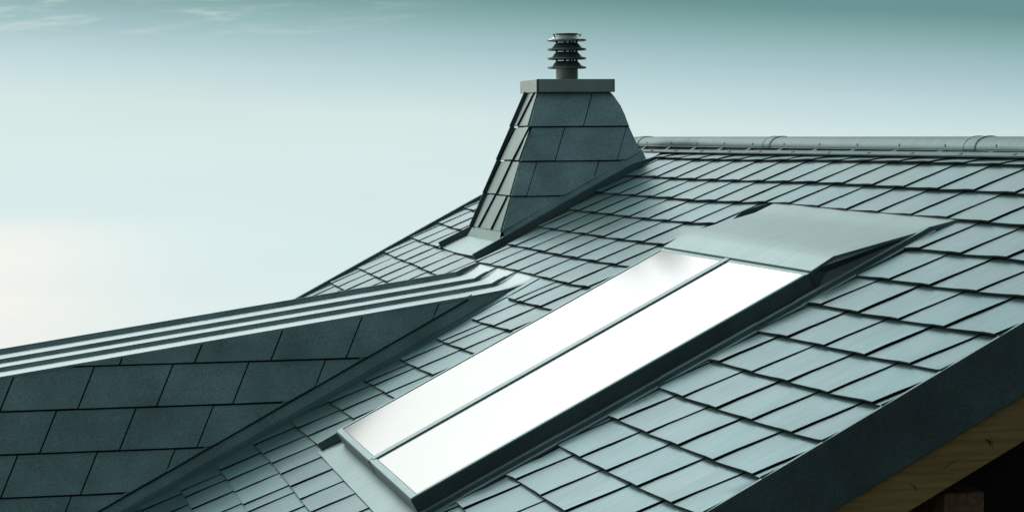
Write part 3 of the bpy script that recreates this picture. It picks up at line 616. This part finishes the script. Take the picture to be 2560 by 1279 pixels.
# upstand of the flashing under the cladding, with an overlap seam
up = MB()
def upst(x0, x1, y, th=.006):
    n = 14; lo = []; hi = []
    for i in range(n + 1):
        x = x0 + (x1 - x0) * i / n
        lo.append((x, y, x * SB / CB - .01))
        hi.append((x, y, min(rl(x) + .03, ztop(x)) if x < -1.22 else min(-.45 + (x + 1.22) * .40 * 1.0, 9)))
    return lo, hi
lo, hi = upst(-7.6, -1.22, YW - .004)
ring = lo + hi[::-1]
up.slab(ring, (0, -.004, 0))
# the wall's end, where its top edge runs out in a curve on to the roof
tip = [(-1.22, -.471), (-.976, -.429), (-.829, -.395), (-.71, -.352), (-.604, -.312)]
ring = [(x, YW - .004, z) for x, z in tip] + [(x, YW - .004, x * SB / CB - .004) for x in (-.604, -.9, -1.22)]
up.slab(ring, (0, -.004, 0))
ring = [(-1.235, YW - .006, -.665), (-1.215, YW - .006, -.470), (-.98, YW - .006, -.432), (-1.0, YW - .006, -.545)]
for xs in (-3.30, -6.2):
    up.slab([(xs, YW - .010, xs * SB / CB + .015), (xs + .16, YW - .010, (xs + .16) * SB / CB + .015), (xs + .10, YW - .010, rl(xs + .10) + .02), (xs - .06, YW - .010, rl(xs - .06) + .02)], (0, -.003, 0))
up.build('wall_flashing', M['clad'], dormer)
dg = MB()  # dark strip standing for the shadow gap below the cladding
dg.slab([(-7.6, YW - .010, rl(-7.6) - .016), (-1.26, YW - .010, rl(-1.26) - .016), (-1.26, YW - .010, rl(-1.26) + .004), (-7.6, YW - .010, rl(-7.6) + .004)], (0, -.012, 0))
dg.build('gap_shadow', M['edge'], dormer)
# roof sheet of the dormer with standing seams, folding up on to the main roof
seam = [(-1.77, -1.44), (-2.77, -2.354), (-3.65, -3.307), (-4.17, -4.30)]      # Y on the dormer, t on the main roof at course 6
ds = MB()
def dpt(y, x, h=0): return Vector((x - .1446 * h, y, ztop(x) + .99 * h))
for (ya, ta), (yb, tb) in zip(seam, seam[1:]):
    n = 14
    def f(u, v, th=0):
        # v 0..0.6 along the dormer slope, then over the fold to the main roof
        if v <= .6:
            x = XD + (-.90 - XD) * v / .6
            return dpt(ya + (yb - ya) * u, x, .004 - th)
        k = (v - .6) / .4; a = dpt(ya + (yb - ya) * u, -.90, .004 - th); b = R(ta + (tb - ta) * u, -.575, .008 - th)
        k2 = k
        p = a.lerp(b, k2); p.z += .012 * math.sin(k * math.pi) * -1
        return p
    def g2(u, v): return f(u, v, .004)
    ds.grid(f, 4, n)
for i in range(0): pass
ds.build('roof_sheet', M['sheet'], dormer, smooth=True, label='pale smooth strips of the dormer roof between dark seams')
# closing edge under the near rim of the sheet
er = MB()
er.prism([dpt(-4.17, XD, .004), dpt(-4.17, -1.21, .004), dpt(-4.155, -1.21, .004), dpt(-4.155, XD, .004)],
         [dpt(-4.17, XD, -.020), dpt(-4.17, -1.21, -.020), dpt(-4.155, -1.21, -.020), dpt(-4.155, XD, -.020)])
er.build('edge_trim', M['clad'], dormer)
for i, ((ya, ta)) in enumerate(seam[:3]):
    H = .055 if i == 0 else .040
    sm = MB()
    path = [(dpt(ya, XD + (-.90 - XD) * k / 6), Vector((-.1446, 0, .99)), H) for k in range(7)]
    for k in (.25, .5, .75, 1):
        a = dpt(ya, -.90); b = R(ta, -.585, .008)
        path.append((a.lerp(b, k), (NR + Vector((-.1446, 0, .99)) * (1 - k)).normalized(), H * (1 - k) ** .8 + .003))
    w0, w1 = .012, .005
    for (p, n_, h), (q, m_, h2) in zip(path, path[1:]):
        Y = Vector((0, 1, 0))
        sm.prism([p - Y * w0, p - n_ * 0 + Y * w0, p + n_ * h + Y * w1, p + n_ * h - Y * w1],
                 [q - Y * w0, q + Y * w0, q + m_ * h2 + Y * w1, q + m_ * h2 - Y * w1])
        if h2 > .02:   # folded top bead
            sm.prism([p + n_ * h - Y * .012, p + n_ * h + Y * .012, p + n_ * (h + .006) + Y * .012, p + n_ * (h + .006) - Y * .012],
                     [q + m_ * h2 - Y * .012, q + m_ * h2 + Y * .012, q + m_ * (h2 + .006) + Y * .012, q + m_ * (h2 + .006) - Y * .012])
    sm.build('standing_seam', M['clad'], dormer)

# ------------------------------------------------------------------ chimney
F = lambda x, z: Vector((x, -.9 + .27 * (z - .03), z))
KL = .3356
Lx = lambda z: -.191 + KL * (z - .033)
def backY(z): return .70 - (z - .08) * .40
ZT = 1.675
RX = [(1.70, 1.262), (1.675, 1.275), (1.616, 1.318), (1.517, 1.380), (1.40, 1.425), (1.272, 1.462), (.95, 1.582), (-.5, 2.06)]
def rx_(z):
    for (za, xa), (zc, xc) in zip(RX, RX[1:]):
        if z >= zc: return xa + (xc - xa) * (za - z) / (za - zc)
    return RX[-1][1]
cb = MB()
zs = [-.35, .033, .45, .86, 1.27, 1.40, 1.517, 1.616, ZT]
rings = []
for z in zs:
    rings.append([Vector((Lx(z) + .045, -.9 + .27 * (z - .03) + .018, z)), Vector((rx_(z) - .02, -.9 + .27 * (z - .03) + .018, z)),
                  Vector((rx_(z) - .02, backY(z), z)), Vector((Lx(z) + .045, backY(z), z))])
for a, b in zip(rings, rings[1:]): cb.prism(a, b)
chimney = cb.build('chimney', M['dark'], house, label='flared chimney clad with slanted dark panels under a flat metal cap')
cf = MB()
NF = Vector((0, -1, .27)).normalized()
zrow = [(1.272, 1.680), (.862, 1.268), (.449, .859), (.030, .447)]
fj = [[(.897, 1.041)], [(.515, .669), (1.283, 1.442)], [(.138, .297), (.976 - .07, 1.061)], [(-.05 - .5, .1 - .5), (.52, .68)]]
botl = [(-.191, .033), (1.579, .960)]
for (zb, zt), jj in zip(zrow, fj):
    edges = [(-9, -9)] + jj + [(9, 9)]
    for (a0, a1), (b0, b1) in zip(edges, edges[1:]):
        mid = [(rx_(q) + .002, q) for q in (1.40, 1.517, 1.616)] if zb > 1.2 and b0 > 8 else []
        poly = [(max(a0, Lx(zb)), zb), (min(b0, rx_(zb) + .004), zb)] + mid + [(min(b1, rx_(zt)), zt), (max(a1, Lx(zt)), zt)]
        if poly[0][0] > poly[1][0]: continue
        poly = clip(poly, *botl, (0, 3))
        if len(poly) < 3: continue
        panel(cf, [F(x, z) + NF * .001 for x, z in poly], NF, .030, .006, zb, zt, .007)
cf.build('front_cladding', M['clad'], chimney, bevel=.0015)
# face turned down the slope
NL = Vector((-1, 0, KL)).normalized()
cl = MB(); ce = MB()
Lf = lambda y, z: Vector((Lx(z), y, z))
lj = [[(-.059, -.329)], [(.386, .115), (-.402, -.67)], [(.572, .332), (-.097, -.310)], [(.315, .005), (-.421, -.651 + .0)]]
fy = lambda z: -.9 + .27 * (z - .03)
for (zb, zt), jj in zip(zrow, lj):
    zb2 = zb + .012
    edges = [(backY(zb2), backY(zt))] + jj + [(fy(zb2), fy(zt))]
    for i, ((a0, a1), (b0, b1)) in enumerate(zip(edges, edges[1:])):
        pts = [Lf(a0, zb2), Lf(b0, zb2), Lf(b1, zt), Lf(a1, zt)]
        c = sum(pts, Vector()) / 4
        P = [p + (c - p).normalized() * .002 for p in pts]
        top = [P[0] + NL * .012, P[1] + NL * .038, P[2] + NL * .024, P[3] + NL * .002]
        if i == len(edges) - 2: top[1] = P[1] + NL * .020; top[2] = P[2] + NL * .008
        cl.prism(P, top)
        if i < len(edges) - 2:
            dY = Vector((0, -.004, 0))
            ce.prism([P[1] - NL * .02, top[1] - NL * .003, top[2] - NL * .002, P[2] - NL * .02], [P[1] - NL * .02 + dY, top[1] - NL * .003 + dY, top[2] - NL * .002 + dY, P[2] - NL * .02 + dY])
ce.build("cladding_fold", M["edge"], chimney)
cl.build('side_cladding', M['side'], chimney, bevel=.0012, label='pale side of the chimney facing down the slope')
# corner strips: dark fin along the back corner, stepped edges on the right
cr_ = MB()
for (zb, zt) in zrow:
    zt += .012; a, b = Lf(backY(zb), zb), Lf(backY(zt), zt)
    o1, o2 = NL * .062, NL * .050
    cr_.prism([a, a + o1, b + o2, b], [p + Vector((0, .012, 0)) for p in (a, a + o1, b + o2, b)])
cr_.build('corner_trim', M['fascia'], chimney)
rcx = MB()
NRt = Vector((1, 0, .40)).normalized()
for (zb, zt) in ((1.616, 1.68), (1.517, 1.62), (1.40, 1.52), (1.272, 1.405), (.93, 1.277)):
    rcx.prism([Vector((rx_(zb) - .004, fy(zb) + .004, zb)), Vector((rx_(zb) - .004, backY(zb), zb)), Vector((rx_(zt) - .004, backY(zt), zt)), Vector((rx_(zt) - .004, fy(zt) + .004, zt))],
              [Vector((rx_(zb) + .012, fy(zb), zb)), Vector((rx_(zb) + .012, backY(zb), zb)), Vector((rx_(zt) + .008, backY(zt), zt)), Vector((rx_(zt) + .008, fy(zt), zt))])
rcx.build('rear_cladding', M['clad'], chimney)
# box-shaped cap with a folded seam at each corner
cp = MB(); cp.box((.333, -.53, 1.690), (1.306, .352, 1.846))
cp.build('chimney_cap', M['cap'], chimney, bevel=.004, label='flat box-shaped grey metal cap')
cs = MB(); cs.box((.340, -.533, 1.692), (.362, -.530, 1.844)); cs.box((1.290, -.533, 1.692), (1.303, -.530, 1.844)); cs.box((.36, -.46, 1.676), (1.27, .30, 1.690))
cs.build('cap_seams', M['fascia'], chimney)
# cowl
CC = (.831, -.05, 0)
def cowl(name, prof, mat='cowl', close=True):
    mb = MB(); mb.lathe(prof, CC); return mb.build(name, M[mat], chimney, smooth=True)
cowl('cowl_pipe', [(.130, 1.846), (.136, 1.846), (.136, 1.995), (.130, 1.995)])
cowl('pipe_collar', [(.136, 1.847), (.165, 1.847), (.140, 1.862), (.136, 1.862)])
for z in (1.986, 2.097, 2.208):
    cowl('louvre', [(.236, z), (.240, z + .006), (.240, z + .020), (.215, z + .027), (.190, z + .036), (.160, z + .062), (.138, z + .084), (.128, z + .084), (.15, z + .056), (.19, z + .026), (.230, z + .012), (.230, z)])
    cowl('louvre_ring', [(.128, z + .084), (.134, z + .084), (.134, z + .093), (.128, z + .093)], 'fascia')
    for a in (273, 320, 87, 40, 182):
        c = Vector((CC[0] + .130 * math.cos(math.radians(a)), CC[1] + .130 * math.sin(math.radians(a)), 0))
        rr = MB(); rr.box((c.x - .013, c.y - .013, z + .09), (c.x + .013, c.y + .013, z + .125))
        rr.build('louvre_spacer', M['fascia'], chimney)
z = 2.320
cowl('cowl_lid', [(0, z + .094), (.10, z + .096), (.127, z + .096), (.139, z + .092), (.139, z + .084), (.134, z + .076), (.165, z + .052), (.205, z + .030), (.238, z + .020), (.241, z + .014), (.241, z), (.236, z), (.230, z + .010), (.15, z + .03), (0, z + .03)], 'cowl', False)
for sx in (-1, 1):
    wbm = MB()
    c = Vector((CC[0] + sx * .160, CC[1] - .02, z + .068))
    wbm.box(c - Vector((.008, .008, .025)), c + Vector((.008, .008, .012)))
    for q in (-1, 1):
        wbm.prism([c + Vector((q * .004, -.006, 0)), c + Vector((q * .022, -.006, .012)), c + Vector((q * .020, -.006, .024)), c + Vector((q * .004, -.006, .010))],
                  [c + Vector((q * .004, .006, 0)), c + Vector((q * .022, .006, .012)), c + Vector((q * .020, .006, .024)), c + Vector((q * .004, .006, .010))])
    wbm.build('wing_screw', M['fascia'], chimney, bevel=.002)
# flashing round the chimney foot
ap = MB()
n = 8
def apf(u, v):
    t = 1.24 + (-1.03 - 1.24) * u
    lo_ = R(t, -.555 - .045 * math.sin(math.pi * u) * .6, .040 - .010 * (1 - v))
    hi_ = R(.95 + (-.93 - .95) * u, -.24, .036)
    return lo_.lerp(hi_, v)
ap.grid(apf, 8, 4)
def apw(u, v):
    a = R(.95 + (-.93 - .95) * u, -.24, .036); b = Vector((Lx(.07) - .004, .72 + (-.885 - .72) * u, .07))
    return a.lerp(b, v)
ap.grid(apw, 6, 3)
ap.build('apron_flashing', M['hood'], chimney, smooth=True, label='pale smooth metal apron below the chimney')
a2 = MB()
a2.prism([R(1.24, -.56, .02), R(1.24, -.56, .105), R(1.0, -.10, .115), R(1.0, -.10, .02)], [p + Vector((0, .012, 0)) for p in (R(1.24, -.56, .02), R(1.24, -.56, .105), R(1.0, -.10, .115), R(1.0, -.10, .02))])
a2.prism([R(1.30, -.56, .02), R(1.24, -.56, .02), R(1.0, -.10, .02), R(1.06, -.10, .02)], [R(1.30, -.56, .03), R(1.24, -.56, .03), R(1.0, -.10, .03), R(1.06, -.10, .03)])
a2.build('apron_upstand', M['flash'], chimney)
sf = MB()      # side flashing: rail, tray and skirt up the wall
for s0, s1, dh in ((-.60, .62, .0), (.55, 1.62, .004)):
    sf.rbox(-1.035 - dh, -1.012 - dh, s0, s1, .0, .082 + dh)
    sf.rbox(-1.012, -.985, s0, s1, .070 + dh, .082 + dh)
sf.prism([R(-1.035, 1.62, 0), R(-1.012, 1.62, 0), R(-1.012, 1.62, .086), R(-1.035, 1.62, .086)], [R(-1.06, 1.90, 0), R(-1.04, 1.90, 0), R(-1.04, 1.90, .03), R(-1.06, 1.90, .03)])
sf.rbox(-1.02, -.90, -.58, 1.9, .020, .026)
sf.build('side_flashing', M['flash'], chimney, bevel=.002)
sk = MB()
ring = [F(-.150, -.02), F(-.178, .06), F(1.60, 1.0), F(1.66, .86), F(1.60, .76)]
sk.slab(ring, NF * .012)
sk.build('skirt_flashing', M['clad'], chimney)
rg = MB(); rg.rbox(-1.0, 1.0, 1.60, 2.03, .022, .030)
rg.build('rear_flashing', M['hood'], chimney)

# ------------------------------------------------------------------ skylight
t0, t1, s0, s1 = -7.00, -10.765, -3.345, .02
hb, ht = .050, .163
fr = MB(.05)
# rails, butted; the glass lies a little lower between them
fr.rbox(t0, t1, s0, s0 + .056, hb, ht)                      # foot rail
fr.rbox(t0, t1, s1 - .06, s1 + .1, hb, ht - .004)           # head rail
fr.rbox(t0, t0 - .05, s0 + .056, s1 - .06, hb, ht)
fr.rbox(t1 + .05, t1, s0 + .056, s1 - .06, hb, ht)
skyl = fr.build('skylight', M['hood'], house, bevel=.005, label='long skylight of two bright glass panes side by side on the near slope')
side = MB(.05)
side.rbox(t1 - .004, t1, s0 - .004, s1 + .02, hb - .01, ht - .012)
side.rbox(t1 - .002, t0, s0 - .004, s0, hb - .01, ht - .020)
side.build('frame_cladding', M['fascia'], skyl)
tm = -8.865
for a, b in ((t0 - .055, tm + .081), (tm - .081, t1 + .055)):
    gp = MB(.05); gp.rbox(a, b, s0 + .059, s1 - .063, ht - .022, ht - .006)
    gp.build('glass_pane', M['glass'], skyl)
mu = MB(.05); mu.rbox(tm + .060, tm - .060, s0 + .03, s1 - .02, ht - .03, ht + .006)
mu.build('mullion', M['hood'], skyl, bevel=.004)
gk = MB(.05)
for a, b in ((t0 - .050, t0 - .056), (tm + .082, tm + .060), (tm - .060, tm - .082), (t1 + .056, t1 + .050)):
    gk = MB(.05); gk.rbox(a, b, s0 + .057, s1 - .06, ht - .03, ht - .004)
    gk.build('glazing_gasket', M['dark'], skyl)
gk = MB(.05)
gk.rbox(tm - .004, tm + .004, s0 - .008, s0 + .056, hb - .005, ht + .002)
gk.build('foot_joint', M['dark'], skyl)
cu = MB(.05); cu.rbox(t0 + .06, t1 + .06, s0 + .02, s1 + .6, .0, hb)
cu.build('curb', M['dark'], skyl)
# hood above the panes
ho = MB()
A0, B0 = (-7.20, .0, .176), (-10.97, -.005, .176)
A1, B1 = (-7.16, .25, .176), (-10.93, .205, .178)
A2, B2 = (-7.30, .87, .048), (-11.11, .84, .048)
A3, B3 = (-7.24, 1.10, .022), (-11.23, 1.10, .022)
q = [[R(*A0), R(*B0)], [R(*A1), R(*B1)], [R(*A2), R(*B2)], [R(*A3), R(*B3)]]
def hof(u, v):
    k = v * 3; i = min(2, int(k)); k -= i
    return q[i][0].lerp(q[i][1], u).lerp(q[i + 1][0].lerp(q[i + 1][1], u), k)
ho.grid(hof, 8, 12)
ho.grid(lambda u, v: q[0][0].lerp(q[0][1], u) - NR * (.010 * v), 8, 1)
hood = ho.build('hood', M['hood'], skyl, smooth=True, label='wide plain metal hood above the skylight panes')
hs = MB()
for (e0, e1, e2, e3), yy in (((B0, B1, B2, B3), -1), ((A0, A1, A2, A3), 1)):
    hs = MB()
    ring = [R(e0[0], -.02 if yy < 0 else 0, .03), R(e0[0], e0[1], e0[2] - .003), R(*e1[:2], e1[2] - .003), R(*e2[:2], e2[2] - .003), R(e2[0], e2[1], .0), R(e1[0], e1[1], .0)]
    hs.slab([p for p in ring], (0, .01 * yy * -1, 0))
    hs.build('hood_side', M['fascia'], skyl)
ed = MB()      # folded edge of the hood's near side
for (a, b) in ((B0, B1), (B1, B2), (B2, B3)):
    pa, pb = R(*a), R(*b)
    ed.prism([pa + Vector((0, -.004, 0)), pa + Vector((0, -.016, 0)), pa + Vector((0, -.016, 0)) - NR * .020, pa + Vector((0, -.004, 0)) - NR * .020],
             [pb + Vector((0, -.004, 0)), pb + Vector((0, -.016, 0)), pb + Vector((0, -.016, 0)) - NR * .020, pb + Vector((0, -.004, 0)) - NR * .020])
ed.build('hood_edge', M['flash'], skyl)
fw = MB()
_a = [(.60, .012), (.68, .055), (.82, .085), (.98, .050), (1.10, .014)]
fw.slab([R(-7.12, s, .0) for s, h in _a] + [R(-7.12, s, h) for s, h in _a[::-1]], (0, .008, 0))
fw.build('hood_upstand', M['flash'], skyl)
# side flashing rail to the right, in lapped pieces
rl_ = MB()
cuts = [-3.65, -3.0, -2.2, -1.35, -.55, -.20, .9]
def rail(s0, s1, ta, tb, h0, h1):
    k = -.068
    P = [R(t + k * (s + 2), s, h0) for t, s in ((ta, s0), (tb, s0), (tb, s1), (ta, s1))]
    Q = [R(t + k * (s + 2), s, h1) for t, s in ((ta, s0), (tb, s0), (tb, s1), (ta, s1))]
    rl_.prism(P, Q)
for i, (a, b) in enumerate(zip(cuts, cuts[1:])):
    d = (i % 2) * .003
    rail(a - .02, b, -10.955 - d, -10.925, .004, .052 + d)
    rail(a - .02, b, -10.925, -10.880, .044 + d, .052 + d)
    rail(a - .02, b, -11.03, -10.955, .006, .022 + d)
rail(-3.6, .95, -10.93, -10.74, .004, .010)
rl_.prism([R(-11.155, .9, .004), R(-11.12, .9, .004), R(-11.12, .9, .052), R(-11.155, .9, .052)], [R(-11.29, 1.12, .004), R(-11.25, 1.12, .004), R(-11.25, 1.12, .012), R(-11.29, 1.12, .012)])
rl_.build('side_flashing', M['flash'], skyl, bevel=.002)
sa = MB()      # apron below the panes
def saf(u, v):
    t = -6.74 + (-10.95 + 6.74) * u
    s = -3.565 + (.24) * v
    return R(t, s - .01 * u, .030 - .012 * math.sin(v * math.pi * .5) + .006 * math.sin(v * 3.1) + .003 * math.sin(u * 22))
sa.grid(saf, 40, 4)
sa.grid(lambda u, v: saf(u, 0) - NR * .008 * v, 40, 1)
sa.build('apron', M['hood'], skyl, smooth=True, label='pale metal apron below the skylight panes')
au = MB()
au.prism([R(-6.73, -3.53, .02), R(-6.73, -3.53, .095), R(-6.78, -3.28, .105), R(-6.78, -3.28, .02)], [p + Vector((0, .01, 0)) for p in (R(-6.73, -3.53, .02), R(-6.73, -3.53, .095), R(-6.78, -3.28, .105), R(-6.78, -3.28, .02))])
au.rbox(-6.66, -6.73, -3.54, -3.3, .02, .034)
au.build('apron_upstand', M['flash'], skyl)
